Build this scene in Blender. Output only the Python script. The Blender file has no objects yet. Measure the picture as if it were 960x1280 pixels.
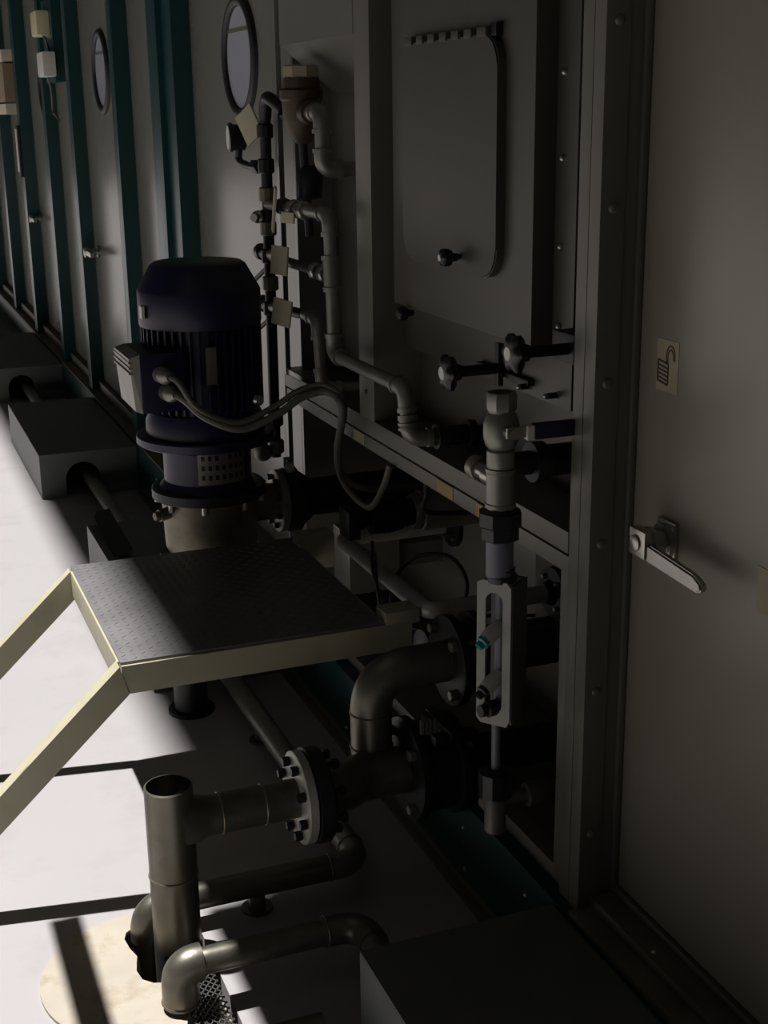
import bpy, bmesh, math, random
from mathutils import Vector, Matrix
random.seed(7)
S = bpy.context.scene
COL = S.collection
PI = math.pi

# ---------------------------------------------------------------- camera
cam_d = bpy.data.cameras.new('camera')
cam_d.sensor_fit = 'VERTICAL'; cam_d.sensor_height = 36.0; cam_d.sensor_width = 27.0
cam_d.lens = 1683.0 / 1280.0 * 36.0
cam_d.clip_start = 0.02; cam_d.clip_end = 200
cam = bpy.data.objects.new('camera', cam_d); COL.objects.link(cam)
right = Vector((0.93142, -0.36373, -0.01261)); down = Vector((-0.11561, -0.26284, -0.95789)); fwd = Vector((0.34510, 0.89365, -0.28686))
m = Matrix((( right.x, -down.x, -fwd.x, 0.0),
            ( right.y, -down.y, -fwd.y, 0.0),
            ( right.z, -down.z, -fwd.z, 1.55),
            (0, 0, 0, 1)))
cam.matrix_world = m
S.camera = cam

# ---------------------------------------------------------------- world, sun, exposure
W = bpy.data.worlds.new('hall_daylight'); S.world = W; W.use_nodes = True
W.node_tree.nodes['Background'].inputs[0].default_value = (0.95, 0.97, 1.0, 1)
W.node_tree.nodes['Background'].inputs[1].default_value = 0.018
SUN_T = Vector((0.22, -0.21, -1.0))
sun_d = bpy.data.lights.new('skylight_sun_offscreen', 'SUN'); sun_d.energy = 7.4; sun_d.angle = math.radians(0.85)
sun_d.color = (1.0, 0.985, 0.97)
sun = bpy.data.objects.new('skylight_sun_offscreen', sun_d); COL.objects.link(sun)
sun.location = (-2, 2, 9); sun.rotation_euler = SUN_T.to_track_quat('-Z', 'Y').to_euler()
S.view_settings.view_transform = 'Standard'; S.view_settings.look = 'None'
S.view_settings.exposure = 0.0; S.view_settings.gamma = 1.0; S.view_settings.use_curve_mapping = False

# ---------------------------------------------------------------- materials
def lin(c):
    return tuple(((v/255.0)/12.92 if v/255.0 <= 0.04045 else ((v/255.0+0.055)/1.055)**2.4) for v in c)
MATS = {}
def mat(name, rgb, rough=0.5, metal=0.0, var=0.12, scale=6.0, bump=0.0, bscale=60.0, dirt=None, dscale=3.0, damt=0.5, stretch=None, coat=0.0):
    M = bpy.data.materials.new(name); M.use_nodes = True
    nt = M.node_tree; b = nt.nodes['Principled BSDF']
    c = lin(rgb)
    b.inputs['Roughness'].default_value = rough; b.inputs['Metallic'].default_value = metal
    if coat: b.inputs['Coat Weight'].default_value = coat
    tc = nt.nodes.new('ShaderNodeTexCoord'); src = tc.outputs['Object']
    if stretch:
        mp = nt.nodes.new('ShaderNodeMapping'); mp.inputs['Scale'].default_value = stretch
        nt.links.new(src, mp.inputs['Vector']); src = mp.outputs['Vector']
    n = nt.nodes.new('ShaderNodeTexNoise'); n.inputs['Scale'].default_value = scale; n.inputs['Detail'].default_value = 5
    nt.links.new(src, n.inputs['Vector'])
    r = nt.nodes.new('ShaderNodeMapRange'); r.inputs['From Min'].default_value = 0.3; r.inputs['From Max'].default_value = 0.7
    r.inputs['To Min'].default_value = 1.0 - var; r.inputs['To Max'].default_value = 1.0 + var
    nt.links.new(n.outputs['Fac'], r.inputs['Value'])
    mx = nt.nodes.new('ShaderNodeMix'); mx.data_type = 'RGBA'; mx.blend_type = 'MULTIPLY'; mx.inputs['Factor'].default_value = 1.0
    mx.inputs['A'].default_value = (*c, 1)
    cc = nt.nodes.new('ShaderNodeCombineColor')
    for k in range(3): nt.links.new(r.outputs['Result'], cc.inputs[k])
    nt.links.new(cc.outputs['Color'], mx.inputs['B'])
    out = mx.outputs['Result']
    if dirt:
        n2 = nt.nodes.new('ShaderNodeTexNoise'); n2.inputs['Scale'].default_value = dscale; n2.inputs['Detail'].default_value = 8; n2.inputs['Roughness'].default_value = 0.65
        nt.links.new(tc.outputs['Object'], n2.inputs['Vector'])
        r2 = nt.nodes.new('ShaderNodeMapRange'); r2.inputs['From Min'].default_value = 0.52; r2.inputs['From Max'].default_value = 0.72
        r2.inputs['To Min'].default_value = 0.0; r2.inputs['To Max'].default_value = damt
        nt.links.new(n2.outputs['Fac'], r2.inputs['Value'])
        m2 = nt.nodes.new('ShaderNodeMix'); m2.data_type = 'RGBA'
        nt.links.new(r2.outputs['Result'], m2.inputs['Factor']); nt.links.new(out, m2.inputs['A']); m2.inputs['B'].default_value = (*lin(dirt), 1)
        out = m2.outputs['Result']
    nt.links.new(out, b.inputs['Base Color'])
    if bump:
        n3 = nt.nodes.new('ShaderNodeTexNoise'); n3.inputs['Scale'].default_value = bscale; n3.inputs['Detail'].default_value = 3
        nt.links.new(tc.outputs['Object'], n3.inputs['Vector'])
        bp = nt.nodes.new('ShaderNodeBump'); bp.inputs['Strength'].default_value = bump; bp.inputs['Distance'].default_value = 0.004
        nt.links.new(n3.outputs['Fac'], bp.inputs['Height']); nt.links.new(bp.outputs['Normal'], b.inputs['Normal'])
    MATS[name] = M
    return M
mat('floor_epoxy', (160, 156, 156), 0.5, 0, 0.03, 1.5, 0.05, 40, dirt=(128, 120, 116), dscale=5, damt=0.25)
mat('ceiling_grey', (92, 90, 86), 0.8)
mat('teal', (22, 60, 59), 0.32, 0, 0.12, 4, dirt=(60, 70, 65), damt=0.3)
mat('sill', (100, 96, 84), 0.55, 0.2, 0.2, 8, dirt=(60, 52, 42), damt=0.6)
mat('door_grey', (132, 127, 115), 0.33, 0.2, 0.06, 2.2, 0.03, 150, dirt=(120, 110, 98), dscale=2.2, damt=0.45)
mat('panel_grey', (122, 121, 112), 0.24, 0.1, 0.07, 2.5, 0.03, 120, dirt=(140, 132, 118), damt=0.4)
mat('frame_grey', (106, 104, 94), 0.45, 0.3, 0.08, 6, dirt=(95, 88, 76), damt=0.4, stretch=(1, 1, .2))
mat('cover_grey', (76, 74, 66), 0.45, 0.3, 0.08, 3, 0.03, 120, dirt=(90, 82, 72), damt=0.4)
mat('pit_concrete', (120, 116, 108), 0.8, 0, 0.1, 6)
mat('rubber', (22, 22, 23), 0.55, 0, 0.1)
mat('black_plastic', (18, 18, 19), 0.4, 0, 0.1)
mat('black_steel', (34, 34, 35), 0.45, 0.3, 0.15, 12)
mat('navy', (22, 20, 52), 0.42, 0, 0.12, 8, 0.05, 80, dirt=(22, 20, 40), damt=0.5)
mat('blue_grip', (20, 23, 54), 0.4, 0, 0.08)
mat('steel', (116, 112, 102), 0.4, 0.75, 0.12, 14, 0.04, 150, dirt=(76, 70, 60), dscale=9, damt=0.6)
mat('weld_steel', (130, 120, 108), 0.45, 0.8, 0.2, 40, 0.2, 200)
mat('flange_steel', (188, 185, 176), 0.45, 0.35, 0.1, 12, dirt=(130, 120, 104), dscale=14, damt=0.5)
mat('bright_steel', (168, 166, 158), 0.28, 0.9, 0.06, 20)
mat('galvanised', (132, 131, 122), 0.42, 0.6, 0.15, 18, 0.05, 90, dirt=(130, 118, 96), dscale=14, damt=0.45)
mat('cast', (122, 115, 100), 0.5, 0.5, 0.18, 16, 0.12, 120, dirt=(96, 84, 66), dscale=12, damt=0.6)
mat('rust_brass', (70, 58, 43), 0.5, 0.35, 0.25, 16, 0.1, 90, dirt=(52, 42, 34), dscale=12, damt=0.7)
mat('cream_paint', (176, 171, 146), 0.45, 0, 0.06, 8, dirt=(140, 126, 95), dscale=7, damt=0.45)
mat('tag_cream', (190, 184, 160), 0.6, 0, 0.1, 20, dirt=(170, 150, 108), dscale=16, damt=0.6)
mat('white_plastic', (210, 208, 200), 0.5, 0, 0.05)
mat('meter_white', (150, 150, 140), 0.5, 0, 0.06, 10, dirt=(130, 124, 110), dscale=10, damt=0.4)
mat('pvc_grey', (104, 104, 112), 0.4, 0, 0.05)
mat('tread_steel', (130, 128, 128), 0.36, 0.3, 0.12, 10, 0.04, 90, dirt=(88, 85, 82), dscale=5, damt=0.5)
mat('cover_box', (98, 101, 100), 0.5, 0.1, 0.08, 5, dirt=(80, 84, 82), damt=0.4)
mat('plate_dirty', (168, 159, 144), 0.6, 0, 0.1, 8, 0.05, 40, dirt=(122, 104, 76), dscale=9, damt=0.75)
mat('cable_grey', (86, 83, 75), 0.5, 0, 0.08, 20)
mat('yellow_label', (150, 128, 56), 0.5, 0, 0.15, 30, dirt=(110, 98, 58), dscale=40, damt=0.6)
mat('label_cream', (146, 137, 110), 0.6, 0, 0.08, 20)
mat('ink', (24, 20, 18), 0.6)
mat('pane', (170, 172, 178), 0.12, 0, 0.05, 2)
mat('teal_plastic', (40, 130, 122), 0.3, 0, 0.1)
mat('beige_box', (204, 196, 160), 0.45, 0, 0.06)
mat('paper', (206, 196, 170), 0.7, 0, 0.08)
mat('brown_board', (142, 124, 96), 0.7, 0, 0.12)
def clear_mat():
    M = bpy.data.materials.new('clear_cup'); M.use_nodes = True; b = M.node_tree.nodes['Principled BSDF']
    b.inputs['Base Color'].default_value = (0.75, 0.74, 0.66, 1); b.inputs['Roughness'].default_value = 0.12
    b.inputs['Transmission Weight'].default_value = 0.6; b.inputs['IOR'].default_value = 1.2
    MATS['clear_cup'] = M
clear_mat()

# ---------------------------------------------------------------- mesh helpers (all in metres, world axes)
def new(): return bmesh.new()
def vec(p): return Vector(p)
def frame(d):
    d = vec(d).normalized()
    a = Vector((0, 0, 1)) if abs(d.z) < 0.9 else Vector((1, 0, 0))
    u = d.cross(a).normalized(); v = d.cross(u).normalized()
    return d, u, v
def box(bm, x0, x1, y0, y1, z0, z1, bev=0.0):
    t = new()
    vs = [t.verts.new((x, y, z)) for x in (x0, x1) for y in (y0, y1) for z in (z0, z1)]
    for f in ((0, 1, 3, 2), (4, 6, 7, 5), (0, 4, 5, 1), (2, 3, 7, 6), (0, 2, 6, 4), (1, 5, 7, 3)):
        t.faces.new([vs[i] for i in f])
    if bev: bmesh.ops.bevel(t, geom=t.edges[:], offset=bev, segments=2, profile=0.7, affect='EDGES')
    merge(bm, t); return bm
def merge(bm, t):
    bmesh.ops.recalc_face_normals(t, faces=t.faces[:])
    mp = {}
    for v in t.verts: mp[v] = bm.verts.new(v.co)
    for f in t.faces:
        try: bm.faces.new([mp[v] for v in f.verts])
        except ValueError: pass
    t.free()
def xform(bm, M):
    bmesh.ops.transform(bm, matrix=M, verts=bm.verts[:]); return bm
def rings(bm, loops, cap0=True, cap1=True, closed=True):
    t = new(); L = [[t.verts.new(p) for p in lp] for lp in loops]
    n = len(L[0])
    for a, b in zip(L, L[1:]):
        for i in range(n if closed else n-1):
            j = (i+1) % n
            t.faces.new((a[i], a[j], b[j], b[i]))
    if cap0: t.faces.new(L[0])
    if cap1: t.faces.new(L[-1])
    merge(bm, t); return bm
def lathe(bm, o, d, prof, seg=28, cap0=True, cap1=True, lobes=0, amp=0.0):
    d, u, v = frame(d); o = vec(o); loops = []
    for t, r in prof:
        r = max(r, 0.0004); lp = []
        for k in range(seg):
            a = 2*PI*k/seg; rr = r*(1+amp*math.cos(lobes*a)) if lobes else r
            lp.append(o + d*t + u*(rr*math.cos(a)) + v*(rr*math.sin(a)))
        loops.append(lp)
    return rings(bm, loops, cap0, cap1)
def cyl(bm, p0, p1, r0, r1=None, seg=24):
    p0, p1 = vec(p0), vec(p1); L = (p1-p0).length
    return lathe(bm, p0, p1-p0, [(0, r0), (L, r0 if r1 is None else r1)], seg)
def hexa(bm, p, d, af, h): return lathe(bm, p, d, [(0, af*0.55), (h*0.85, af*0.577), (h, af*0.5)], 6)
def hollow(bm, o, d, ro, ri, h, depth=None, seg=32, bev=0.002):
    # open-ended tube: outside, rim, inside and a floor at depth
    depth = depth or h
    return lathe(bm, o, d, [(0, ro), (h-bev, ro), (h, ro-bev), (h, ri), (h-depth, ri)], seg)
def fillet(pts, rad, n=7):
    pts = [vec(p) for p in pts]; out = [pts[0]]
    for a, b, c in zip(pts, pts[1:], pts[2:]):
        d1 = (a-b).normalized(); d2 = (c-b).normalized(); ang = d1.angle(d2)
        r = min(rad, 0.49*(a-b).length*1.9, 0.49*(c-b).length*1.9)
        t = r/math.tan(ang/2) if ang > 0.01 else 0
        t = min(t, (a-b).length*0.98, (c-b).length*0.98)
        s, e = b+d1*t, b+d2*t
        for k in range(n+1):
            w = k/n
            out.append(s*(1-w)**2 + b*(2*w*(1-w)) + e*w**2)
    out.append(pts[-1]); return out
def sweep(bm, pts, r, seg=16, rf=None):
    pts = [vec(p) for p in pts]; q = [pts[0]]
    for p in pts[1:]:
        if (p-q[-1]).length > 1e-5: q.append(p)
    pts = q; loops = []; d, u, v = frame(pts[1]-pts[0])
    for i, p in enumerate(pts):
        t = (pts[min(i+1, len(pts)-1)]-pts[max(i-1, 0)]).normalized()
        u = (u - t*u.dot(t)).normalized(); v = t.cross(u)
        rr = rf(i) if rf else r
        loops.append([p + u*(rr*math.cos(2*PI*k/seg)) + v*(rr*math.sin(2*PI*k/seg)) for k in range(seg)])
    return rings(bm, loops)
def spline(pts, n=8):
    pts = [vec(p) for p in pts]; P = [pts[0]*2-pts[1]]+pts+[pts[-1]*2-pts[-2]]; out = []
    for i in range(1, len(P)-2):
        for k in range(n):
            t = k/n; a, b, c, d = P[i-1], P[i], P[i+1], P[i+2]
            out.append(0.5*((2*b)+(c-a)*t+(2*a-5*b+4*c-d)*t*t+(3*b-a-3*c+d)*t**3))
    out.append(pts[-1]); return out
def prism(bm, pts, off):
    off = vec(off); a = [vec(p) for p in pts]
    return rings(bm, [a, [p+off for p in a]])
def frame_plate(bm, outer, inner, off):
    # plate with one hole: outer and inner loops of equal length, thickness vector off
    t = new(); off = vec(off)
    lo = [[t.verts.new(vec(p)+o) for p in lp] for o in (Vector((0, 0, 0)), off) for lp in (outer, inner)]
    n = len(outer)
    for i in range(n):
        j = (i+1) % n
        t.faces.new((lo[0][i], lo[0][j], lo[1][j], lo[1][i])); t.faces.new((lo[2][i], lo[2][j], lo[3][j], lo[3][i]))
        t.faces.new((lo[0][i], lo[0][j], lo[2][j], lo[2][i])); t.faces.new((lo[1][i], lo[1][j], lo[3][j], lo[3][i]))
    merge(bm, t); return bm
def torus(bm, o, d, R, r, seg=48, rs=10, sx=1.0, sy=1.0):
    d, u, v = frame(d); o = vec(o); loops = []
    for k in range(seg+1):
        a = 2*PI*k/seg; c = u*math.cos(a)+v*math.sin(a)
        loops.append([o + c*(R+r*sx*math.cos(2*PI*j/rs)) + d*(r*sy*math.sin(2*PI*j/rs)) for j in range(rs)])
    return rings(bm, loops, False, False)
def dome(bm, o, d, r, h=None, seg=14):
    h = h or r; return lathe(bm, o, d, [(h*math.sin(a), r*math.cos(a)) for a in (0, .4, .8, 1.15, 1.45)], seg)

# ---------------------------------------------------------------- object helpers
def mesh_from(bm, name, material, org):
    bmesh.ops.translate(bm, verts=bm.verts[:], vec=-vec(org))
    bmesh.ops.remove_doubles(bm, verts=bm.verts[:], dist=1e-6)
    for e in bm.edges:
        e.smooth = len(e.link_faces) == 2 and e.calc_face_angle(0) < math.radians(34)
    for f in bm.faces: f.smooth = True
    me = bpy.data.meshes.new(name); bm.to_mesh(me); bm.free()
    me.materials.append(MATS[material]); return me
def root_org(o):
    while o.parent: o = o.parent
    return o.location
def part(parent, name, bm, material, label=None, kind=None):
    o = bpy.data.objects.new(name, mesh_from(bm, name, material, root_org(parent)))
    COL.objects.link(o); o.parent = parent
    if label: o['label'] = label
    if kind: o['kind'] = kind
    return o
def tag(o, label, cat, group=None):
    o['label'] = label; o['category'] = cat
    if group: o['group'] = group
    return o
def thing(name, label, cat, loc, group=None):
    o = bpy.data.objects.new(name, None); COL.objects.link(o); o.location = loc; o.empty_display_size = 0.05
    return tag(o, label, cat, group)
def solo(name, bm, material, label, cat, loc, group=None):
    o = bpy.data.objects.new(name, mesh_from(bm, name, material, loc)); COL.objects.link(o); o.location = loc
    return tag(o, label, cat, group)
def struct(name, bm, material, label, cat, loc=(0, 0, 0)):
    o = bpy.data.objects.new(name, mesh_from(bm, name, material, loc)); COL.objects.link(o); o.location = loc
    o['kind'] = 'structure'; return tag(o, label, cat)
def dup(root, delta, label=None):
    c = root.copy(); COL.objects.link(c); c.location = root.location + vec(delta)
    if label: c['label'] = label
    for ch in list(root.children):
        k = ch.copy(); COL.objects.link(k); k.parent = c
        for g in list(ch.children):
            q = g.copy(); COL.objects.link(q); q.parent = k
    return c
def bolts(parent, pts, d, material='bright_steel', r=0.008, h=0.006, name='bolt', kind='dome'):
    first = None; d = vec(d)
    for p in pts:
        if first is None:
            bm = new()
            if kind == 'dome': dome(bm, p, d, r, h)
            else: hexa(bm, p, d, r*1.8, h)
            first = part(parent, name, bm, material); p0 = vec(p)
        else:
            c = first.copy(); COL.objects.link(c); c.parent = parent; c.location = first.location + vec(p) - p0

# ================================================================ SETTING
Y0, Y1 = -4.0, 26.0
HX0, HX1, HY0, HY1 = 0.335, 0.485, 1.84, 2.36     # sump opening
b = new()
xs = [-9.0, HX0, HX1, 2.2]; ys = [Y0, HY0, HY1, Y1]
for i in range(3):
    for j in range(3):
        if i == 1 and j == 1: continue
        box(b, xs[i], xs[i+1], ys[j], ys[j+1], -0.05, 0.0)
floor = struct('floor', b, 'floor_epoxy', 'pale painted hall floor', 'floor')
b = new(); frame_plate(b, [(HX0, HY0, -.05), (HX1, HY0, -.05), (HX1, HY1, -.05), (HX0, HY1, -.05)],
                       [(HX0+.004, HY0+.004, -.05), (HX1-.004, HY0+.004, -.05), (HX1-.004, HY1-.004, -.05), (HX0+.004, HY1-.004, -.05)], (0, 0, -.45))
box(b, HX0, HX1, HY0, HY1, -.52, -.5)
part(floor, 'sump_pit', b, 'pit_concrete', 'drain pit below the floor')
EDGE = 0.600 - 0.22*9.0
b = new(); box(b, EDGE, 9, Y0-3, Y1, 9.0, 9.2)
struct('ceiling', b, 'ceiling_grey', 'grey hall ceiling beside the open skylight', 'ceiling')

# plinth, sill
b = new(); box(b, 1.03, 1.9, .1, 22, 0.0, .194, .002)
plinth = struct('trim_1', b, 'teal', 'teal painted steel base channel along the foot of the machine wall', 'plinth', (1.03, 2, 0))
bolts(plinth, [(1.03, 2.236, .136), (1.03, 2.231, .044), (1.03, 1.96, .14), (1.03, 2.6, .136), (1.03, 2.9, .136), (1.03, 3.2, .136),
               (1.03, 2.6, .044), (1.03, 2.95, .044), (1.03, 4.9, .136), (1.03, 5.2, .136)], (-1, 0, 0), r=.0055, h=.004)
b = new(); box(b, 1.006, 1.031, 1.87, 5.5, 0, .012); box(b, 1.024, 1.031, 1.87, 5.5, .012, .026)
struct('trim_2', b, 'frame_grey', 'thin dull edging strip along the floor below the teal channel', 'trim', (1.02, 2, 0))
b = new(); box(b, 1.032, 1.9, .1, 1.803, .193, .205, .002); box(b, 1.075, 1.9, .1, 1.803, .204, .222, .002)
box(b, 1.118, 1.9, .1, 1.803, .22, .235, .002); box(b, 1.032, 1.9, 3.45, 22, .193, .205, .002); box(b, 1.085, 1.9, 3.45, 22, .204, .25, .002)
sill = struct('trim_3', b, 'sill', 'dull brown steel sill on top of the teal base channel', 'sill', (1.06, 1, .19))
bolts(sill, [(1.09, 1.62, .222), (1.065, 7.445, .205), (1.065, 5.9, .205)], (0, 0, 1), r=.006, h=.004)

# backing wall
b = new(); box(b, 1.62, 1.7, .1, 22, .19, 3.4)
wall = struct('wall_right', b, 'panel_grey', 'long machine enclosure wall behind the pipework', 'wall', (1.66, 3, .19))
def wpart(name, m_, *bx, label=None, bev=.002):
    b = new(); box(b, *bx, bev); return part(wall, name, b, m_, label)
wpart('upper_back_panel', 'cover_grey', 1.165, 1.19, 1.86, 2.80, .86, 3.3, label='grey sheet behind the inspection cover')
wpart('lower_back_panel', 'panel_grey', 1.375, 1.40, 1.86, 2.60, .19, .81, label='grey sheet behind the low pipework')
wpart('lower_back_panel', 'panel_grey', 1.375, 1.40, 2.60, 3.47, .19, .81, label='grey sheet behind the actuator')
wpart('bay_panel', 'panel_grey', 1.20, 1.22, 2.77, 3.46, .86, 2.0, label='grey sheet at the side of the pipe recess')
wpart('bay_panel_strip', 'frame_grey', 1.194, 1.202, 2.9, 3.2, 1.182, 1.196)
wpart('recess_side', 'panel_grey', 1.10, 1.65, 3.455, 3.475, .2, 3.3)
wpart('recess_top', 'panel_grey', 1.12, 1.65, 2.8, 3.47, .80, .86)

# near door
b = new(); box(b, 1.125, 1.165, .25, 1.795, .238, 3.2, .003)
door = struct('door_1', b, 'door_grey', 'big plain grey steel door with a lever handle and padlock sticker', 'door', (1.145, 1.0, .238))
b = new(); box(b, 1.140, 1.165, 1.795, 1.806, .225, 3.2); box(b, 1.140, 1.165, .25, 1.795, .224, .240)
part(door, 'seal', b, 'rubber', 'black rubber door seal')
# handle
b = new(); box(b, 1.118, 1.126, 1.664, 1.716, .872, .938, .003); hp = part(door, 'handle_plate', b, 'bright_steel', 'chrome handle plate')
bolts(hp, [(1.118, 1.706, .928), (1.118, 1.674, .928), (1.118, 1.674, .882)], (-1, 0, 0), r=.005, h=.003, name='screw')
b = new(); lathe(b, (1.119, 1.690, .905), (-1, 0, 0), [(0, .028), (.010, .028), (.012, .021), (.024, .021), (.026, .026), (.034, .026), (.036, .02)], 28)
part(door, 'handle_hub', b, 'bright_steel')
b = new(); box(b, 1.066, 1.086, 1.667, 1.712, .886, .930, .006); lathe(b, (1.067, 1.692, .908), (-1, 0, 0), [(0, .013), (.004, .013), (.006, .008)], 18); part(door, 'handle_boss', b, 'bright_steel')
b = new()
prism(b, [(1.083, 1.690, .906), (1.083, 1.672, .912), (1.083, 1.545, .902), (1.083, 1.526, .894), (1.083, 1.522, .884), (1.083, 1.534, .877), (1.083, 1.672, .884), (1.083, 1.690, .890)], (-.013, 0, 0))
bmesh.ops.bevel(b, geom=b.edges[:], offset=.003, segments=2, affect='EDGES')
part(door, 'handle_lever', b, 'bright_steel', 'chrome lever')
# padlock sticker
b = new(); box(b, 1.1242, 1.1252, 1.688, 1.746, 1.133, 1.212, 0)
st = part(door, 'padlock_sticker', b, 'label_cream', 'faded cream sticker with an open padlock symbol')
b = new()
X = 1.1240
def strip(bm, p, q, w):
    p, q = Vector((0, *p)), Vector((0, *q)); d = (q-p).normalized(); n = Vector((0, -d.z, d.y))*w/2
    prism(bm, [Vector((X, 0, 0))+k for k in (p-n, q-n, q+n, p+n)], (-.0004, 0, 0))
by0, by1, bz0, bz1 = 1.742, 1.714, 1.148, 1.180
for a_, c_ in (((by0, bz0), (by1, bz0-.004)), ((by1, bz0-.004), (by1, bz1-.004)), ((by1, bz1-.004), (by0, bz1)), ((by0, bz1), (by0, bz0))): strip(b, a_, c_, .0028)
for k in range(1, 5): strip(b, (by0, bz0+k*.0062), (by1, bz0+k*.0062-.004), .0022)
for rr in (.0145, .0095):
    pts = [(1.7085-rr*math.cos(a)*.8, 1.1865+rr*math.sin(a)*1.25) for a in [PI*(1.02-k/9*1.10) for k in range(10)]]
    pts = [(1.7085+rr*.8, 1.176)] + pts
    for a_, c_ in zip(pts, pts[1:]): strip(b, a_, c_, .0022)
part(st, 'padlock_symbol', b, 'ink')
b = new(); box(b, 1.1240, 1.1252, 1.34, 1.466, .868, .934, 0); part(door, 'label', b, 'label_cream', 'yellowed paper label')

# near post
b = new(); box(b, 1.05, 1.092, 1.803, 1.836, .194, 3.3, .002)
post = struct('trim_4', b, 'frame_grey', 'grey bolted steel post between the big door and the pipe bay', 'post', (1.07, 1.84, .194))
b = new(); box(b, 1.0515, 1.2, 1.840, 1.873, .194, 3.3, .002); part(post, 'front_strip', b, 'frame_grey')
b = new(); box(b, 1.09, 1.20, 1.806, 1.842, .194, 3.3, .001); part(post, 'side_strip', b, 'frame_grey')
b = new(); box(b, 1.116, 1.128, 1.797, 1.808, .225, 3.3, .001); part(post, 'edge_bead', b, 'frame_grey')
bolts(post, [(1.072, 1.803, z) for z in (1.669, 1.403, 1.135, .872, .612, .345)], (0, -1, 0), 'frame_grey', r=.0085, h=.005)
# mullion
b = new(); box(b, 1.05, 1.17, 2.772, 2.866, .868, 3.3, .003)
mul = struct('trim_5', b, 'frame_grey', 'grey upright bar between the inspection cover and the pipe recess', 'post', (1.1, 2.8, .868))
bolts(mul, [(1.05, 2.82, .935)], (-1, 0, 0), 'black_steel', r=.006, h=.004)
# rail
b = new(); box(b, 1.05, 1.245, 1.873, 3.45, .836, .874, .002)
rail = struct('trim_6', b, 'frame_grey', 'horizontal grey double rail crossing the pipe bay with yellow stickers', 'rail', (1.1, 2.5, .80))
b = new(); box(b, 1.053, 1.10, 1.873, 3.45, .80, .830, .002); part(rail, 'lower_bar', b, 'frame_grey')
b = new(); box(b, 1.062, 1.10, 1.873, 3.45, .829, .838); part(rail, 'groove', b, 'frame_grey')
b = new(); box(b, 1.0518, 1.053, 2.845, 2.915, .804, .829); part(rail, 'sticker', b, 'label_cream', 'pale worn sticker')
b = new(); box(b, 1.0518, 1.053, 2.345, 2.425, .803, .829); part(rail, 'sticker', b, 'yellow_label', 'yellow sticker')
b = new(); box(b, 1.0518, 1.053, 2.175, 2.235, .803, .829); part(rail, 'sticker', b, 'yellow_label', 'worn yellow sticker')
# lower frame of the bay
b = new(); box(b, 1.062, 1.10, 1.873, 3.45, .194, .226, .002); box(b, 1.10, 1.39, 1.873, 3.45, .194, .206)
box(b, 1.056, 1.10, 1.873, 1.905, .22, .80, .002)
struct('trim_7', b, 'frame_grey', 'grey frame lip around the low pipe bay', 'frame', (1.08, 2.5, .194))
# recess lip on the far side
b = new(); box(b, 1.046, 1.06, 3.425, 3.447, .868, 3.3, .002); box(b, 1.050, 1.06, 3.452, 3.470, .2, 3.3, .002); box(b, 1.050, 1.11, 3.30, 3.447, .868, .885, .002)
box(b, 1.047, 1.06, 3.425, 3.447, .575, .80, .002)
lip = struct('trim_8', b, 'panel_grey', 'pale folded edge of the pipe recess', 'trim', (1.055, 3.45, .2))
bolts(lip, [(1.046, 3.436, 1.02), (1.046, 3.436, 1.56)], (-1, 0, 0), 'black_steel', r=.010, h=.012)

# far doors and pilasters
def pil(name, y, w, label, yb=None, wide=False):
    b = new()
    if wide:
        box(b, 1.05, 1.2, y+.146, y+.146+w, .2, 3.3, .002); box(b, 1.07, 1.2, y, y+.148, .2, 3.3, .002)
    else:
        box(b, 1.05, 1.2, y, y+w, .2, 3.3, .002)
    return struct(name, b, 'teal', label, 'pilaster', (1.1, y, .2))
pil('trim_9', 4.68, .15, 'wide stepped teal pilaster beside the blue pump motor', wide=True)
for n, (y, w, lab) in enumerate([(5.644, .09, 'teal pilaster between the two nearest far doors'), (6.789, .10, 'teal pilaster behind the far round window'),
                                 (7.70, .10, 'teal pilaster carrying the two small junction boxes'), (8.854, .12, 'teal pilaster beside the pinned notice boards'),
                                 (10.0, .12, 'second teal pilaster beyond the notice boards'), (11.2, .12, 'third teal pilaster beyond the notice boards'), (12.6, .12, 'teal pilaster at the far end of the wall')]):
    pil('trim_%d' % (10+n), y, w, lab)
def far_door(name, y0, y1, x, label, win=None, hand=None):
    b = new(); box(b, x, x+.05, y0, y1, .25, 3.3, .004)
    d = struct(name, b, 'panel_grey', label, 'door', (x, (y0+y1)/2, .25))
    if win:
        wy, wz, R = win
        b = new(); torus(b, (x-.002, wy, wz), (1, 0, 0), R-.012, .018, 56, 10, 1.0, .9); part(d, 'window_gasket', b, 'rubber', 'black rubber window gasket')
        b = new(); lathe(b, (x+.004, wy, wz), (-1, 0, 0), [(0, R-.016), (.008, R-.016)], 48); pn = part(d, 'window_pane', b, 'pane', 'pale round pane')
        b = new(); box(b, x-.007, x-.003, wy-R*.72, wy+R*.72, wz+R*.42, wz+R*.48); part(pn, 'pane_bar', b, 'frame_grey')
    if hand:
        hy, hz = hand
        b = new(); lathe(b, (x, hy, hz), (-1, 0, 0), [(0, .03), (.012, .03), (.014, .016), (.05, .016), (.052, .026), (.07, .026), (.074, .018)], 18)
        part(d, 'handle_hub', b, 'bright_steel')
        b = new(); box(b, x-.07, x-.05, hy-.16, hy+.01, hz-.012, hz+.012, .004); part(d, 'handle_lever', b, 'bright_steel')
    return d
far_door('door_2', 3.47, 4.69, 1.135, 'grey door with a round window behind the pump', (4.06, 1.70, .172))
far_door('door_3', 4.98, 5.66, 1.115, 'narrow plain grey panel between teal pilasters')
far_door('door_4', 5.72, 6.80, 1.112, 'grey door with a round window and chrome lever', (6.24, 1.72, .175), (6.66, .905))
far_door('door_5', 6.88, 7.72, 1.115, 'grey panel next to the pilaster with junction boxes')
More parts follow.
